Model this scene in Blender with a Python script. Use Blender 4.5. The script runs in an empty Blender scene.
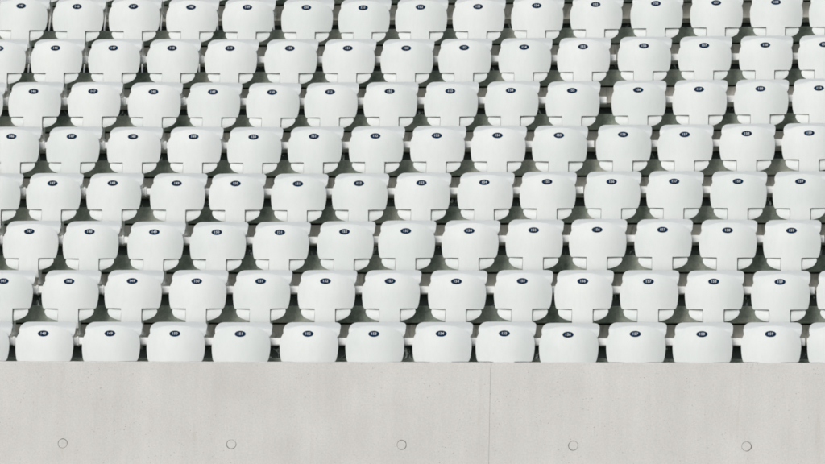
import bpy, bmesh, math, random
from mathutils import Vector, Matrix
random.seed(7)
SC = bpy.context.scene
COL = SC.collection
R = math.radians

# ------------------------------------------------------------------ camera
cam_d = bpy.data.cameras.new('camera')
cam = bpy.data.objects.new('camera', cam_d)
COL.objects.link(cam)
F_PX, YAW, PITCH, ROLL = 5904.26, 0.14964, 0.14845, -0.02113
cam_d.sensor_width = 36.0
cam_d.lens = F_PX / 825.0 * 36.0
cam_d.clip_start = 0.5
cam_d.clip_end = 2000.0
fwd = Vector((-math.sin(YAW) * math.cos(PITCH), math.cos(YAW) * math.cos(PITCH), math.sin(PITCH)))
rgt = Vector((math.cos(YAW), math.sin(YAW), 0.0))
upv = rgt.cross(fwd)
r2 = rgt * math.cos(ROLL) - upv * math.sin(ROLL)
u2 = rgt * math.sin(ROLL) + upv * math.cos(ROLL)
BADGE_Z = 0.66          # height of a number badge above the tread its seat stands over
mw = Matrix((r2, u2, -fwd)).transposed().to_4x4()
mw.translation = Vector((6.82903, -43.32064, -5.78365 + BADGE_Z))
cam.matrix_world = mw
SC.camera = cam

# ------------------------------------------------------------------ light
W = bpy.data.worlds.new('World')
SC.world = W
W.use_nodes = True
wn = W.node_tree
bg = wn.nodes['Background']
sky = wn.nodes.new('ShaderNodeTexSky')
sky.sky_type = 'NISHITA'
sky.sun_disc = False
SUN_EL, SUN_AZ = 21.0, -17.0        # azimuth measured from the view side (-y) towards +x
sky.sun_elevation = R(SUN_EL)
sky.sun_rotation = R(180.0 - SUN_AZ)
sky.altitude = 0
sky.dust_density = 1.0
sky.ozone_density = 1.0
hs = wn.nodes.new('ShaderNodeHueSaturation')          # high thin cloud: a paler sky
hs.inputs['Saturation'].default_value = 0.35
wn.links.new(sky.outputs[0], hs.inputs['Color'])
wn.links.new(hs.outputs[0], bg.inputs[0])
bg.inputs[1].default_value = 0.08
sd = bpy.data.lights.new('sun', 'SUN')
sd.energy = 1.5
sd.angle = R(32.0)
sd.color = (1.0, 0.985, 0.96)
sun = bpy.data.objects.new('sun', sd)
COL.objects.link(sun)
to_sun = Vector((math.sin(R(SUN_AZ)) * math.cos(R(SUN_EL)), -math.cos(R(SUN_AZ)) * math.cos(R(SUN_EL)), math.sin(R(SUN_EL))))
sun.rotation_euler = to_sun.to_track_quat('Z', 'Y').to_euler()
vs = SC.view_settings
vs.view_transform = 'Standard'
vs.look = 'None'
vs.exposure = 0.29
vs.gamma = 1.0
vs.use_curve_mapping = False

SC.cycles.filter_width = 1.8          # the photograph is a little soft

# ------------------------------------------------------------------ materials
def mat(name, col, rough=0.6, spec=0.4):
    m = bpy.data.materials.new(name)
    m.use_nodes = True
    b = m.node_tree.nodes['Principled BSDF']
    b.inputs['Base Color'].default_value = (*col, 1)
    b.inputs['Roughness'].default_value = rough
    b.inputs['Specular IOR Level'].default_value = spec
    return m, m.node_tree, b

def noise(nt, scale, detail=4, rough=0.55, vec=None, dist=0.0):
    n = nt.nodes.new('ShaderNodeTexNoise')
    n.inputs['Scale'].default_value = scale
    n.inputs['Detail'].default_value = detail
    n.inputs['Roughness'].default_value = rough
    n.inputs['Distortion'].default_value = dist
    if vec is not None: nt.links.new(vec, n.inputs['Vector'])
    return n.outputs['Fac']

def ramp(nt, fac, stops):
    r = nt.nodes.new('ShaderNodeValToRGB')
    e = r.color_ramp.elements
    while len(e) < len(stops): e.new(0.5)
    for k, (p, c) in enumerate(stops):
        e[k].position = p
        e[k].color = (*c, 1) if len(c) == 3 else c
    nt.links.new(fac, r.inputs[0])
    return r.outputs[0]

def mix(nt, fac, a, b, mode='MIX'):
    m = nt.nodes.new('ShaderNodeMix')
    m.data_type = 'RGBA'
    m.blend_type = mode
    for s, v in ((m.inputs[0], fac), (m.inputs[6], a), (m.inputs[7], b)):
        if hasattr(v, 'is_output'): nt.links.new(v, s)
        elif isinstance(v, tuple): s.default_value = (*v, 1)
        else: s.default_value = v
    return m.outputs[2]

def coords(nt, scale=(1, 1, 1), space='Object', loc=(0, 0, 0)):
    t = nt.nodes.new('ShaderNodeTexCoord')
    mp = nt.nodes.new('ShaderNodeMapping')
    mp.inputs['Scale'].default_value = scale
    mp.inputs['Location'].default_value = loc
    nt.links.new(t.outputs[space], mp.inputs[0])
    return mp.outputs[0]

def position(nt, scale=(1, 1, 1)):
    g = nt.nodes.new('ShaderNodeNewGeometry')
    mp = nt.nodes.new('ShaderNodeMapping')
    mp.inputs['Scale'].default_value = scale
    nt.links.new(g.outputs['Position'], mp.inputs[0])
    return mp.outputs[0]

def bump(nt, bsdf, fac, strength, dist):
    b = nt.nodes.new('ShaderNodeBump')
    b.inputs['Strength'].default_value = strength
    b.inputs['Distance'].default_value = dist
    nt.links.new(fac, b.inputs['Height'])
    nt.links.new(b.outputs[0], bsdf.inputs['Normal'])

# seat plastic: off-white, slightly chalky, faint dust streaks, each seat a touch different
m_plastic, nt, b = mat('white_plastic', (0.80, 0.81, 0.80), 0.50, 0.28)
p = position(nt)
f1 = noise(nt, 2.3, 3, 0.5, p)
c1 = ramp(nt, f1, [(0.35, (0.755, 0.785, 0.785)), (0.65, (0.80, 0.822, 0.822))])
f2 = noise(nt, 30.0, 5, 0.7, position(nt, (1, 1, 0.35)))
c2 = ramp(nt, f2, [(0.28, (0.965, 0.965, 0.96)), (0.55, (1, 1, 1))])
oi = nt.nodes.new('ShaderNodeObjectInfo')
c3 = ramp(nt, oi.outputs['Random'], [(0.0, (0.955, 0.965, 0.96)), (1.0, (1, 1, 1))])
c4 = mix(nt, 1.0, mix(nt, 1.0, c1, c2, 'MULTIPLY'), c3, 'MULTIPLY')
f3 = noise(nt, 260.0, 2, 0.5, p)
c5 = ramp(nt, f3, [(0.20, (0.70, 0.70, 0.68)), (0.27, (1, 1, 1))])
nt.links.new(mix(nt, 1.0, c4, c5, 'MULTIPLY'), b.inputs['Base Color'])
bump(nt, b, noise(nt, 140.0, 2, 0.5, p), 0.06, 0.002)

m_metal, nt, b = mat('painted_white_metal', (0.72, 0.73, 0.72), 0.45, 0.5)
f = noise(nt, 9.0, 5, 0.7, position(nt, (1, 1, 2)))
nt.links.new(ramp(nt, f, [(0.3, (0.70, 0.71, 0.70)), (0.5, (0.82, 0.83, 0.82)), (1.0, (0.84, 0.85, 0.84))]), b.inputs['Base Color'])
m_galv, nt, b = mat('galvanised_bracket', (0.85, 0.86, 0.84), 0.5, 0.5)
m_dark, nt, b = mat('joint_shade', (0.02, 0.022, 0.022), 0.7, 0.3)  # near black: the overhang's shade painted into the joint
m_navy, nt, b = mat('navy_badge', (0.002, 0.020, 0.056), 0.6, 0.08)
m_digit, nt, b = mat('white_print', (0.62, 0.65, 0.68), 0.5, 0.3)

# wall: pale fair-faced concrete with faint board marks, pores and pale cloudy patches
m_wall, nt, b = mat('fair_faced_concrete', (0.5, 0.49, 0.47), 0.8, 0.25)
p = position(nt)
c = ramp(nt, noise(nt, 1.4, 5, 0.6, p), [(0.30, (0.66, 0.643, 0.634)), (0.70, (0.72, 0.703, 0.695))])
v = ramp(nt, noise(nt, 9.0, 4, 0.6, position(nt, (1, 1, 0.10))), [(0.3, (0.955, 0.955, 0.955)), (0.7, (1.02, 1.02, 1.02))])
c = mix(nt, 1.0, c, v, 'MULTIPLY')
v = ramp(nt, noise(nt, 75.0, 6, 0.75, p), [(0.3, (0.87, 0.87, 0.865)), (0.7, (1.08, 1.08, 1.08))])
c = mix(nt, 1.0, c, v, 'MULTIPLY')
v = ramp(nt, noise(nt, 3.1, 6, 0.62, p, 0.6), [(0.36, (0.975, 0.972, 0.968)), (0.50, (1, 1, 1)), (0.66, (1.015, 1.017, 1.02))])      # cloudy blotches
c = mix(nt, 1.0, c, v, 'MULTIPLY')
v = ramp(nt, noise(nt, 5.0, 5, 0.7, position(nt, (1.6, 1, 0.12)), 0.3), [(0.60, (1, 1, 1)), (0.72, (0.94, 0.932, 0.92))])      # faint run marks
c = mix(nt, 1.0, c, v, 'MULTIPLY')
vo = nt.nodes.new('ShaderNodeTexVoronoi')
vo.inputs['Scale'].default_value = 44.0
vo.inputs['Randomness'].default_value = 1.0
nt.links.new(p, vo.inputs['Vector'])
sel = ramp(nt, noise(nt, 17.0, 2, 0.5, p), [(0.47, (0, 0, 0)), (0.60, (1, 1, 1))])
sel = mix(nt, 1.0, sel, ramp(nt, noise(nt, 2.6, 3, 0.6, p), [(0.40, (0.25, 0.25, 0.25)), (0.55, (1, 1, 1))]), 'MULTIPLY')
pore = ramp(nt, vo.outputs['Distance'], [(0.10, (1, 1, 1)), (0.16, (0, 0, 0))])
pm = mix(nt, 1.0, sel, pore, 'MULTIPLY')
c = mix(nt, pm, c, (0.30, 0.27, 0.24))
nt.links.new(c, b.inputs['Base Color'])
bump(nt, b, noise(nt, 45.0, 5, 0.65, p), 0.10, 0.004)

# terrace concrete: weathered grey green treads; risers brownish near their top, with shade painted near black and pale run marks below
m_tread, nt, b = mat('weathered_tread', (0.2, 0.21, 0.19), 0.85, 0.2)
p = position(nt)
c = ramp(nt, noise(nt, 3.5, 6, 0.65, p), [(0.36, (0.20, 0.245, 0.21)), (0.5, (0.40, 0.45, 0.385)), (0.64, (0.60, 0.62, 0.54))])
nt.links.new(mix(nt, 1.0, c, ramp(nt, noise(nt, 70.0, 5, 0.7, p), [(0.3, (0.75, 0.75, 0.75)), (0.7, (1.1, 1.1, 1.1))]), 'MULTIPLY'), b.inputs['Base Color'])
bump(nt, b, noise(nt, 80.0, 4, 0.6, p), 0.2, 0.004)
m_riser, nt, b = mat('weathered_riser', (0.2, 0.2, 0.18), 0.85, 0.2)
p = position(nt)
c = ramp(nt, noise(nt, 4.0, 6, 0.65, p), [(0.3, (0.60, 0.57, 0.53)), (0.65, (0.84, 0.80, 0.75))])
c = mix(nt, ramp(nt, noise(nt, 0.9, 4, 0.6, p), [(0.40, (0.55, 0.55, 0.55)), (0.6, (0, 0, 0))]), c, (0.24, 0.25, 0.22))      # older damp stains
streak = ramp(nt, noise(nt, 16.0, 4, 0.7, position(nt, (1, 1, 0.25)), 0.6), [(0.52, (0, 0, 0)), (0.66, (0.7, 0.7, 0.7))])
c = mix(nt, streak, c, (0.22, 0.22, 0.19))
nt.links.new(c, b.inputs['Base Color'])
bump(nt, b, noise(nt, 80.0, 4, 0.6, p), 0.2, 0.004)

m_recess_shade, nt, b = mat('recess_shade', (0.06, 0.07, 0.065), 0.9, 0.15)  # near-black base paints the shade under the riser; pale streaks on top
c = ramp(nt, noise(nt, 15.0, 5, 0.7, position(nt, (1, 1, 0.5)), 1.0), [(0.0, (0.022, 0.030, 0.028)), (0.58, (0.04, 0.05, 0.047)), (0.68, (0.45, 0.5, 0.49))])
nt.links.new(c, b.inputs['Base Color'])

m_grass, nt, b = mat('pitch_grass', (0.05, 0.09, 0.03), 0.9, 0.2)
nt.links.new(ramp(nt, noise(nt, 3.0, 6, 0.6, position(nt)), [(0.3, (0.035, 0.07, 0.02)), (0.7, (0.07, 0.11, 0.04))]), b.inputs['Base Color'])
SEATS = {
 1: (148, [(-2.510, -0.001), (-1.993, -0.000), (-1.497, -0.001), (-0.998, -0.003), (-0.484, -0.002), (0.022, -0.001), (0.532, 0.001), (1.004, 0.004), (1.483, -0.005), (1.989, -0.000), (2.489, 0.000), (2.996, 0.001)]),
 2: (147, [(-3.007, 0.001), (-2.491, 0.001), (-1.996, 0.002), (-1.491, 0.002), (-0.992, 0.002), (-0.487, 0.002), (0.014, 0.002), (0.519, -0.000), (1.030, 0.002), (1.494, 0.002), (1.992, -0.000), (2.492, -0.002), (2.994, -0.004)]),
 3: (147, [(-2.990, 0.001), (-2.505, -0.002), (-1.992, -0.006), (-1.491, -0.009), (-0.993, -0.009), (-0.480, -0.006), (0.006, -0.000), (0.500, 0.001), (1.001, 0.006), (1.503, 0.008), (2.011, 0.007), (2.511, 0.002), (3.010, -0.000)]),
 4: (147, [(-2.992, 0.001), (-2.494, 0.000), (-1.979, -0.003), (-1.495, -0.006), (-0.998, -0.008), (-0.502, -0.007), (-0.001, -0.004), (0.504, -0.001), (1.005, 0.002), (1.515, 0.003), (2.006, 0.004), (2.515, 0.002), (3.008, 0.001)]),
 5: (146, [(-3.512, 0.007), (-3.012, 0.005), (-2.499, 0.002), (-2.004, -0.000), (-1.508, -0.004), (-1.008, -0.002), (-0.506, -0.001), (-0.006, 0.001), (0.490, 0.001), (0.988, -0.001), (1.508, 0.004), (2.007, 0.004), (2.508, 0.008), (3.008, 0.011)]),
 6: (146, [(-3.512, 0.010), (-3.008, 0.008), (-2.503, 0.003), (-2.003, -0.001), (-1.507, -0.006), (-1.016, -0.006), (-0.521, -0.004), (-0.015, -0.004), (0.487, -0.002), (0.994, -0.005), (1.538, -0.001), (2.035, 0.001), (2.539, 0.003), (3.017, 0.007)]),
 7: (146, [(-3.510, 0.012), (-3.012, 0.009), (-2.512, 0.006), (-2.012, 0.001), (-1.501, -0.002), (-1.010, -0.003), (-0.511, -0.006), (-0.020, -0.005), (0.483, -0.003), (0.979, -0.002), (1.483, 0.002), (1.992, 0.003), (2.500, 0.004), (2.993, 0.006)]),
 8: (145, [(-3.999, 0.020), (-3.509, 0.010), (-3.008, 0.007), (-2.512, -0.001), (-2.018, -0.007), (-1.507, -0.012), (-1.014, -0.016), (-0.517, -0.015), (-0.027, -0.014), (0.475, -0.009), (0.980, -0.003), (1.499, 0.002), (2.006, 0.005), (2.515, 0.006)]),
}

# ------------------------------------------------------------------ helpers
def link(name, me, parent=None, mats=()):
    o = bpy.data.objects.new(name, me)
    COL.objects.link(o)
    if me is not None:
        for m in mats: me.materials.append(m)
    if parent is not None: o.parent = parent
    return o

def tag(o, label, cat, group=None, kind=None):
    if label: o['label'] = label
    if cat: o['category'] = cat
    if group: o['group'] = group
    if kind: o['kind'] = kind

def add_box(bm, x0, x1, y0, y1, z0, z1, bev=0.0, seg=1):
    r = bmesh.ops.create_cube(bm, size=1.0)
    vs_ = r['verts']
    for v in vs_:
        v.co = Vector(((x0 + x1) / 2 + v.co.x * (x1 - x0), (y0 + y1) / 2 + v.co.y * (y1 - y0), (z0 + z1) / 2 + v.co.z * (z1 - z0)))
    if bev:
        es = list({e for v in vs_ for e in v.link_edges})
        bmesh.ops.bevel(bm, geom=es, offset=bev, segments=seg, profile=0.5, affect='EDGES')

def add_cyl(bm, c, axis, rad, length, seg=24, bev=0.0):
    r = bmesh.ops.create_cone(bm, cap_ends=True, segments=seg, radius1=rad, radius2=rad, depth=length)
    q = Vector(axis).to_track_quat('Z', 'Y').to_matrix().to_4x4()
    bmesh.ops.transform(bm, matrix=Matrix.Translation(c) @ q, verts=r['verts'])

def to_mesh(bm, name, smooth=False):
    bmesh.ops.recalc_face_normals(bm, faces=bm.faces)
    me = bpy.data.meshes.new(name)
    bm.to_mesh(me); bm.free()
    if smooth:
        for f_ in me.polygons: f_.use_smooth = True
    return me

def bake(me, mods):
    """run modifiers once on the prototype mesh"""
    o = bpy.data.objects.new('tmp', me); COL.objects.link(o)
    for kind, kw in mods:
        m = o.modifiers.new(kind, kind)
        for k, v in kw.items(): setattr(m, k, v)
    dg = bpy.context.evaluated_depsgraph_get()
    out = bpy.data.meshes.new_from_object(o.evaluated_get(dg))
    bpy.data.objects.remove(o)
    for f_ in out.polygons: f_.use_smooth = True
    return out

def grid_mesh(rows, name):
    """rows: list of point lists of equal length"""
    bm = bmesh.new()
    vv = [[bm.verts.new(p_) for p_ in r_] for r_ in rows]
    for a, b_ in zip(vv, vv[1:]):
        for k in range(len(a) - 1): bm.faces.new((a[k], a[k + 1], b_[k + 1], b_[k]))
    return bm, vv

# ------------------------------------------------------------------ seat shapes (origin on the tread, badge at y=0, z=BADGE_Z)
PAN_TOP, NOTCH, STEM_END = 0.064, -0.213, -0.36
STEM_W = 0.079
def pan_w(z):
    if z > -0.085:
        t = min((z + 0.085) / (PAN_TOP + 0.085), 1.0)
        return 0.224 * max(1 - t ** 2.8, 0.0) ** (1 / 2.8)
    t = (-0.085 - z) / 0.128
    w = 0.224 - 0.017 * t ** 2
    if z < NOTCH + 0.012: w -= 0.006 * ((NOTCH + 0.012 - z) / 0.012) ** 2
    return w
def pan_y(x, z):
    u = abs(x) / 0.224
    y = 0.066 * u ** 2.4
    if z > -0.10: y += 0.034 * ((z + 0.10) / (PAN_TOP + 0.10)) ** 2.6
    else: y += 0.010 * ((-0.10 - z) / 0.26) ** 1.5
    return y
def make_pan():
    us = [-1, -.93, -.82, -.68, -.53, -.385, -.19, 0, .19, .385, .53, .68, .82, .93, 1]
    zs = [PAN_TOP - 0.0006, PAN_TOP - 0.004, PAN_TOP - 0.012, PAN_TOP - 0.026, .012, -.015, -.05, -.085, -.12, -.155, -.18, -.20, NOTCH + 0.003, NOTCH]
    rows = []
    for z in zs:
        w = pan_w(z)
        # columns slide to the fixed stem width as the notch comes near
        k = min(max((-0.085 - z) / 0.12, 0), 1)
        r_ = []
        for u in us:
            x = u * w
            if abs(u) <= .385: x = x * (1 - k) + (u / .385 * STEM_W) * k
            else:
                s = 1 if u > 0 else -1
                xs = s * (STEM_W + (abs(u) - .385) / .615 * (w - STEM_W))
                x = x * (1 - k) + xs * k
            # sharper corner arc
            lift = 0.007 * k ** 3 * max(abs(u) - .385, 0) / .615
            r_.append((x, pan_y(x, z), BADGE_Z + z + lift))
        rows.append(r_)
    bm, vv = grid_mesh(rows, 'pan')
    idx = [i for i, u in enumerate(us) if abs(u) <= .386]
    prev = [vv[-1][i] for i in idx]
    for z in (NOTCH - 0.004, -.25, -.30, -.335, STEM_END):
        cur = []
        for i in idx:
            x = us[i] / .385 * STEM_W
            y = pan_y(x, z) + (0.03 * ((-.30 - z) / .06) ** 2 if z < -.30 else 0)
            cur.append(bm.verts.new((x, y, BADGE_Z + z)))
        for a in range(len(cur) - 1): bm.faces.new((prev[a], prev[a + 1], cur[a + 1], cur[a]))
        prev = cur
    me = to_mesh(bm, 'seat_pan')
    # make the outside face the viewer so that the shell thickens inwards
    if me.polygons[len(me.polygons) // 2].normal.y > 0: me.flip_normals()
    me = bake(me, [('SOLIDIFY', dict(thickness=0.011, offset=-1.0, use_even_offset=True)),
                   ('BEVEL', dict(width=0.004, segments=3, limit_method='ANGLE', angle_limit=R(50))),
                   ('SUBSURF', dict(levels=1))])
    me.name = 'seat_pan'
    me.materials.append(m_plastic)
    return me

BK_TOP, BK_BOT = 0.118, -0.308
def back_w(z):
    if z > 0.062:
        t = (z - 0.062) / (BK_TOP - 0.062)
        return 0.172 + 0.045 * max(1 - t ** 2.3, 0) ** .5
    if z > 0.045: return 0.217
    if z > -0.010:
        t = (0.045 - z) / 0.055
        return 0.217 - 0.024 * (1 - max(1 - t ** 2.2, 0) ** .6)
    if z > -0.205: return 0.193 - 0.007 * (-0.010 - z) / 0.195
    t = min((-0.205 - z) / (-0.205 - BK_BOT), 1)
    return 0.193 * max(1 - t ** 2.9, 0.0) ** (1 / 2.3) + 0.0015 - 0.009 * max((z + .229) / .024, 0) ** 1.6
def back_y(x, z):
    t = (z - BK_BOT) / (BK_TOP - BK_BOT)
    y = 0.012 + 0.188 * t ** 1.6
    u = abs(x) / 0.214
    y += 0.024 * u ** 3 * min(max((z + .02) / .03, 0), 1)            # lip ends roll back
    if z > 0.062: y += 0.034 * ((z - .062) / (BK_TOP - .062)) ** 1.8
    y -= 0.024 * math.exp(-((z - 0.052) / 0.030) ** 2)         # rolled lip swells forward
    y += 0.034 * (abs(x) / 0.2) ** 2 * min(max((.75 - t) / .3, 0), 1) + 0.020 * max((.13 - t) / .13, 0) ** 2
    return y
def make_back():
    us = [-1, -.96, -.88, -.76, -.6, -.43, -.2, 0, .2, .43, .6, .76, .88, .96, 1]
    zs = [BK_TOP, .115, .109, .099, .083, .062, .045, .030, .018, .006, -.003, -.010, -.03, -.06, -.10, -.14, -.17, -.19, -.205, -.211, -.218, -.228, -.240, -.255, -.272, -.284, -.293, -.299, -.3025]
    SL = 0.0835                     # half width of the slot the stem folds through
    rows = []
    for z in zs:
        w, k = back_w(z), min(max((-.10 - z) / .10, 0), 1)
        r_ = []
        for u in us:
            x = u * w
            if abs(u) <= .43: xs = u / .43 * SL
            else: xs = (1 if u > 0 else -1) * (SL + (abs(u) - .43) / .57 * (w - SL))
            x = x * (1 - k) + xs * k
            r_.append((x, back_y(x, z), BADGE_Z + z))
        rows.append(r_)
    bm, vv = grid_mesh(rows, 'back')
    kill = [f_ for f_ in bm.faces if abs(f_.calc_center_median().x) < SL - .001 and f_.calc_center_median().z < BADGE_Z - .205]
    bmesh.ops.delete(bm, geom=kill, context='FACES')
    me = to_mesh(bm, 'backrest')
    if me.polygons[len(me.polygons) // 2].normal.y > 0: me.flip_normals()
    me = bake(me, [('SOLIDIFY', dict(thickness=0.022, offset=-1.0, use_even_offset=False)),
                   ('BEVEL', dict(width=0.008, segments=3, limit_method='ANGLE', angle_limit=R(50))),
                   ('SUBSURF', dict(levels=1))])
    me.name = 'backrest'
    me.materials.append(m_plastic)
    return me

pan_me, back_me = make_pan(), make_back()

def make_bracket(kind=0):          # steel post bolted to the riser, reaching up and forward to the beam
    bm = bmesh.new()
    add_box(bm, .047, .061, .195, .225, .285, .64, .002)
    add_box(bm, .036, .068, .190, .3195, .266, .300, .009, 2)     # foot fixed to the riser
    add_box(bm, .0465, .0605, .08, .195, .595, .625, .002)       # arm to the beam
    add_box(bm, -.05, .05, .062, .075, .42, .62, .004)       # plate that carries shell and hinge
    add_box(bm, -.04, .046, .075, .155, .56, .59, .002)
    if kind:        # brace from the post foot down to the edge of the step in front
        r_ = bmesh.ops.create_cone(bm, cap_ends=True, segments=10, radius1=.006, radius2=.006, depth=1)
        a_, b_ = Vector((.052, .20, .285)), Vector((.185, -.505, -.115))
        M_ = Matrix.Translation((a_ + b_) / 2) @ (b_ - a_).to_track_quat('Z', 'Y').to_matrix().to_4x4() @ Matrix.Diagonal((1, 1, (b_ - a_).length, 1))
        bmesh.ops.transform(bm, matrix=M_, verts=r_['verts'])
    return to_mesh(bm, 'support_bracket')
def make_hinge():
    bm = bmesh.new()
    add_cyl(bm, Vector((0, .066, BADGE_Z - .345)), (1, 0, 0), .015, .15)
    add_box(bm, -.03, .03, .063, .078, BADGE_Z - .345, BADGE_Z - .22, .004)
    return to_mesh(bm, 'hinge')
bracket_me, leg_me, hinge_me = make_bracket(), make_bracket(1), make_hinge()
bracket_me.materials.append(m_galv); leg_me.materials.append(m_galv); hinge_me.materials.append(m_plastic)

badge_cache = {}
def badge_mesh(num):
    if num in badge_cache: return badge_cache[num]
    bm = bmesh.new()
    n, a, b_ = 40, 0.042, 0.0232
    c0 = bm.verts.new((0, -0.0035, 0))
    rings = []
    for s, d in ((.45, -.0035), (.85, -.0033), (.97, -.0026), (1.0, -.001), (1.0, .004)):
        rings.append([bm.verts.new((a * s * math.cos(2 * math.pi * k / n), d, b_ * s * math.sin(2 * math.pi * k / n))) for k in range(n)])
    for k in range(n): bm.faces.new((c0, rings[0][k], rings[0][(k + 1) % n]))
    for q_, w_ in zip(rings, rings[1:]):
        for k in range(n): bm.faces.new((q_[k], w_[k], w_[(k + 1) % n], q_[(k + 1) % n]))
    bmesh.ops.recalc_face_normals(bm, faces=bm.faces)
    for f_ in bm.faces: f_.smooth = True
    cu = bpy.data.curves.new('t', 'FONT')
    cu.body = str(num); cu.size = 0.027; cu.align_x = 'CENTER'; cu.align_y = 'CENTER'
    cu.offset = 0.0004; cu.extrude = 0.0004; cu.space_character = 1.1
    to = bpy.data.objects.new('t', cu); COL.objects.link(to)
    tm = bpy.data.meshes.new_from_object(to.evaluated_get(bpy.context.evaluated_depsgraph_get()))
    bpy.data.objects.remove(to)
    tm.transform(Matrix.Translation((0, -0.0042, 0)) @ Matrix.Rotation(R(90), 4, 'X'))
    k0 = len(bm.faces)
    bm.from_mesh(tm)
    bm.faces.ensure_lookup_table()
    for f_ in bm.faces[k0:]: f_.material_index = 1; f_.smooth = False
    # wrap onto the curved shell
    for v in bm.verts:
        v.co.y += pan_y(v.co.x, v.co.z)
        v.co.z += BADGE_Z
    me = bpy.data.meshes.new('number_badge'); bm.to_mesh(me); bm.free()
    me.materials.append(m_navy); me.materials.append(m_digit)
    badge_cache[num] = me
    return me

# ------------------------------------------------------------------ setting
TREAD, RISE, RISER_Y = 0.8, 0.51, 0.32
XL, XR = -9.0, 9.0
bm = bmesh.new()
n_ = 12
vv = [[bm.verts.new((-600 + 1200 * i / n_, -600 + 1200 * j / n_, -6.7)) for i in range(n_ + 1)] for j in range(n_ + 1)]
for j in range(n_):
    for i in range(n_): bm.faces.new((vv[j][i], vv[j][i + 1], vv[j + 1][i + 1], vv[j + 1][i]))
g_ = link('ground', to_mesh(bm, 'ground'), None, (m_grass,))
tag(g_, 'grass pitch in front of the concrete wall', 'ground', kind='structure')

terr = link('concrete_terrace', None)
tag(terr, 'weathered grey concrete terrace whose steps carry the rows of white seats', 'terrace')
for k in range(1, 13):      # step 1 is the floor behind the wall
    z = (k - 1) * RISE
    y0 = (k - 2) * TREAD + RISER_Y if k > 1 else -0.48
    y1 = (k - 1) * TREAD + RISER_Y + 0.30
    st = link('step', None); st.parent = terr; st.location = (0, y0, z - RISE)
    bm = bmesh.new()
    add_box(bm, XL, XR, -0.030 if k > 1 else 0.0, y1 - y0, RISE - 0.128, RISE, 0.005)       # tread slab with a deep front edge
    link('tread', to_mesh(bm, 'tread'), st, (m_tread,))
    if k > 1:
        bm = bmesh.new()
        add_box(bm, XL, XR, 0.025, 0.30, RISE - 0.141, RISE - 0.129)   # near-black strip for the overhang's shade
        link('joint', to_mesh(bm, 'joint'), st, (m_dark,))
        bm = bmesh.new()
        add_box(bm, XL, XR, 0.0, 0.30, 0.235, RISE - 0.142, 0.003)
        link('riser', to_mesh(bm, 'riser'), st, (m_riser,))
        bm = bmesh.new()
        add_box(bm, XL, XR, 0.22, 0.29, -0.02, 0.233)          # cavity added at the foot of the riser to deepen the shade
        link('shade_recess', to_mesh(bm, 'shade_recess'), st, (m_recess_shade,))

# front wall, two panels and a hairline joint, with filled tie holes
WALL_Y, WALL_Z = -0.60, BADGE_Z - 0.291
wall = link('concrete_wall', None); wall.location = (0, WALL_Y, 0)
tag(wall, 'pale smooth concrete wall with round tie marks below the front row of seats', 'wall')
JX = 0.990
for a, b_ in ((XL, JX - .0003), (JX + .0003, XR)):
    bm = bmesh.new()
    add_box(bm, a, b_, 0.0, 0.115, -6.75, WALL_Z)
    top = [e for e in bm.edges if all(v.co.z > WALL_Z - .01 for v in e.verts) and abs(e.verts[0].co.y - e.verts[1].co.y) < .01]
    bmesh.ops.bevel(bm, geom=top, offset=0.007, segments=2, profile=0.5, affect='EDGES')
    link('wall_panel', to_mesh(bm, 'wall_panel'), wall, (m_wall,))
bm = bmesh.new(); add_box(bm, JX - .0011, JX + .0011, -0.0006, 0.112, -6.75, WALL_Z - .045)
m_fill, nt, b = mat('joint_mastic', (0.30, 0.285, 0.27), 0.9, 0.1)
link('joint_filler', to_mesh(bm, 'joint_filler'), wall, (m_fill,))
m_ring, nt, b = mat('tie_mark_ring', (0.085, 0.078, 0.07), 0.9, 0.1)
for k in range(-2, 8):
    x, z = -2.2041 + 1.2724 * k, BADGE_Z - 0.908
    bm = bmesh.new()
    n = 40
    ro, ri = 0.0362, 0.0329
    ph = k * 2.1
    def dv(q, rr): a = 2 * math.pi * q / n; return .0008 * math.sin(2 * a + ph) + (.0012 * math.sin(a + ph * 1.7) + .0006 * math.sin(5 * a + ph) if rr > .035 else 0)
    A = [[bm.verts.new(((rr + dv(q, rr)) * math.cos(2 * math.pi * q / n), yy, (rr + dv(q, rr)) * math.sin(2 * math.pi * q / n))) for q in range(n)] for rr, yy in ((ro, -.0006), (ri, -.0006), (ri, .004), (ro, .004))]
    for q_, w_ in zip(A, A[1:] + A[:1]):
        for q in range(n): bm.faces.new((q_[q], w_[q], w_[(q + 1) % n], q_[(q + 1) % n]))
    th = link('tie_mark', to_mesh(bm, 'tie_mark'), wall, (m_ring,)); th.location = (x, 0, z)
    bm = bmesh.new(); add_cyl(bm, Vector((0, 0, 0)), (0, 1, 0), ri - .0003, .003, 40)
    pg = link('plug', to_mesh(bm, 'plug'), th, (m_wall,))

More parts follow.
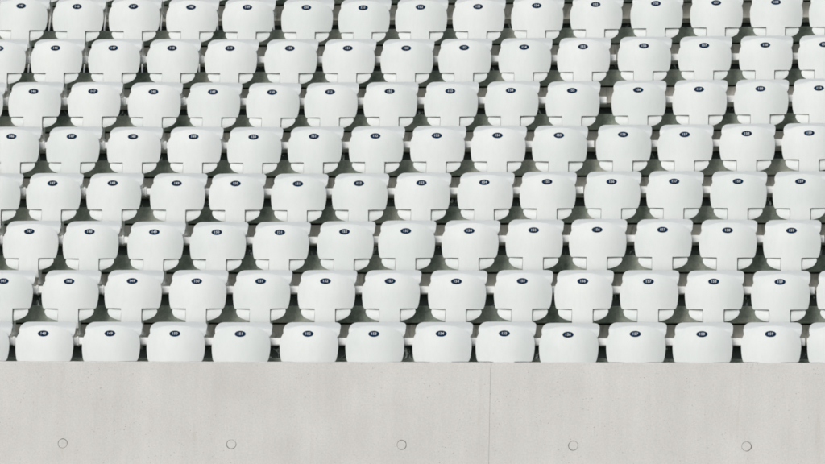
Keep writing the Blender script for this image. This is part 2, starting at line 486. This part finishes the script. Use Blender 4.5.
# ------------------------------------------------------------------ seats
ORD = ['', 'front', 'second', 'third', 'fourth', 'fifth', 'sixth', 'seventh', 'eighth', 'ninth']
def row_table(r):
    if r == 9:      # mostly above the photograph's top edge
        n0, t = SEATS[8]
        return {n0 + i: (x, 0.0) for i, (x, z) in enumerate(t)}
    n0, t = SEATS[r]
    return {n0 + i: v for i, v in enumerate(t)}
proto = None
EXTRA = {1: (147, 161), 2: (146, 161), 3: (146, 160), 4: (146, 160), 5: (145, 160), 6: (145, 160), 7: (145, 160), 8: (144, 159), 9: (144, 159)}
rows_x = {}
for r in range(1, 10):
    tab = row_table(r)
    lo, hi = min(tab), max(tab)
    full_lo, full_hi = EXTRA[r]
    for n in range(full_lo, lo): tab[n] = (tab[lo][0] - (lo - n) * .492, tab[lo][1])
    for n in range(hi + 1, full_hi + 1): tab[n] = (tab[hi][0] + (n - hi) * .495, tab[hi][1])
    rows_x[r] = tab
    for n in sorted(tab):
        x, dz = tab[n]
        if proto is None:
            proto = link('stadium_seat', None)
            pan = link('seat_pan', pan_me, proto)
            link('backrest', back_me, proto)
            link('hinge', hinge_me, proto)
            link('support_bracket', bracket_me, proto)
            link('number_badge', badge_mesh(n), pan)
            s = proto
        else:
            s = proto.copy(); COL.objects.link(s)
            for ch in proto.children:
                if ch.type != 'MESH': continue
                c_ = ch.copy(); COL.objects.link(c_); c_.parent = s
                if c_.data == bracket_me and r >= 8 and n <= 140 + r:
                    c_.data = leg_me; c_.name = 'support_bracket'
                for g in ch.children:
                    d_ = g.copy(); COL.objects.link(d_); d_.parent = c_
                    d_.data = badge_mesh(n)
        s.location = (x, (r - 1) * TREAD, (r - 1) * RISE + dz)
        s.rotation_euler = (0, R(random.uniform(-.35, .35)), R(random.uniform(-1.0, 1.0)))
        for ch in s.children:
            if ch.name.startswith('seat_pan'):
                ch.rotation_euler = (R(random.uniform(-.5, .5)), 0, R(random.uniform(-.35, .35)))
        where = 'front row just above the concrete wall' if r == 1 else '%s row above the concrete wall' % ORD[r]
        if r == 8: where = 'eighth row up, topmost full row'
        if r == 9: where = 'ninth row up, along the top edge'
        if lo <= n <= hi:
            lab = 'white folding seat with oval badge %d in the %s' % (n, where)
            if r == 9: lab = 'white folding seat behind seat %d of the eighth row, at the top edge' % n
        else:
            side = 'left' if n < lo else 'right'
            d = (lo - n) if n < lo else (n - hi)
            lab = 'white folding seat %s the %s edge, %s' % ('cut by' if d == 1 else 'just past', side, where)
        tag(s, lab, 'seat', 'white folding stadium seats with navy number badges')

# ------------------------------------------------------------------ beams along rows one to seven
BEAM_DZ = {1: .004, 2: -.002, 3: -.002, 4: 0, 5: -.006, 6: -.013, 7: -.028}
SPLIT = {1: (159.51,), 2: (159.52,), 3: (159.5,), 4: (155.54,), 5: (155.53,), 6: (155.5,), 7: (155.53,)}
BEAM_Z = -.042
def beam_mesh(tab, n0, n1, dz):
    def at(n):
        ks = sorted(tab)
        n = max(min(n, ks[-1] + 3), ks[0] - 3)
        if n <= ks[0]: return tab[ks[0]][0] - (ks[0] - n) * .495, tab[ks[0]][1]
        if n >= ks[-1]: return tab[ks[-1]][0] + (n - ks[-1]) * .495, tab[ks[-1]][1]
        k = int(math.floor(n)); f_ = n - k
        a, b_ = tab[k], tab[min(k + 1, ks[-1])]
        return a[0] + (b_[0] - a[0]) * f_, a[1] + (b_[1] - a[1]) * f_
    bm = bmesh.new()
    pts = []
    n = n0
    while n < n1 - .25: pts.append(at(n)); n += 1.0
    pts.append(at(n1))
    h, d, y0 = .028, .024, .182
    prof = [(-d, -h + .005), (-d, h - .005), (-d + .005, h), (d - .005, h), (d, h - .005), (d, -h + .005), (d - .005, -h), (-d + .005, -h)]
    rings = []
    for i, (x, z) in enumerate(pts):
        x_ = x + (.008 if i == 0 else -.008 if i == len(pts) - 1 else 0)
        rings.append([bm.verts.new((x_, y0 + a, BADGE_Z + BEAM_Z + dz + z * .8 + b_)) for a, b_ in prof])
    for q_, w_ in zip(rings, rings[1:]):
        for k in range(8): bm.faces.new((q_[k], q_[(k + 1) % 8], w_[(k + 1) % 8], w_[k]))
    bm.faces.new(rings[0]); bm.faces.new(rings[-1])
    return to_mesh(bm, 'seat_beam'), pts
for r in range(1, 8):
    tab = rows_x[r]
    ks = sorted(tab)
    cuts = [ks[0] - 1.4] + list(SPLIT[r]) + [ks[-1] + 1.4]
    for i, (a, b_) in enumerate(zip(cuts, cuts[1:])):
        if i == 1 and r in (6, 7): a += .42
        me, pts = beam_mesh(tab, a, b_, BEAM_DZ[r])
        o = link('seat_beam', None)
        o.location = (0, (r - 1) * TREAD, (r - 1) * RISE)
        link('tube', me, o, (m_metal,))
        side = ('left', 'right')[i] + ' of its joint at seat %d' % int(SPLIT[r][0])
        tag(o, 'white steel beam behind the %s row of seats, %s' % (ORD[r], side), 'beam', 'white steel beams carrying the seats')
        for n in ks:
            if a < n < b_:
                x, dz = tab[n]
                bm = bmesh.new()
                zc = BADGE_Z + BEAM_Z + BEAM_DZ[r] + dz * .8
                if n > 148: bm.free(); continue
                add_box(bm, x + .226, x + .248, .150, .212, zc - .037, zc + .036, .010, 3)
                link('clamp', to_mesh(bm, 'clamp', True), o, (m_metal,))
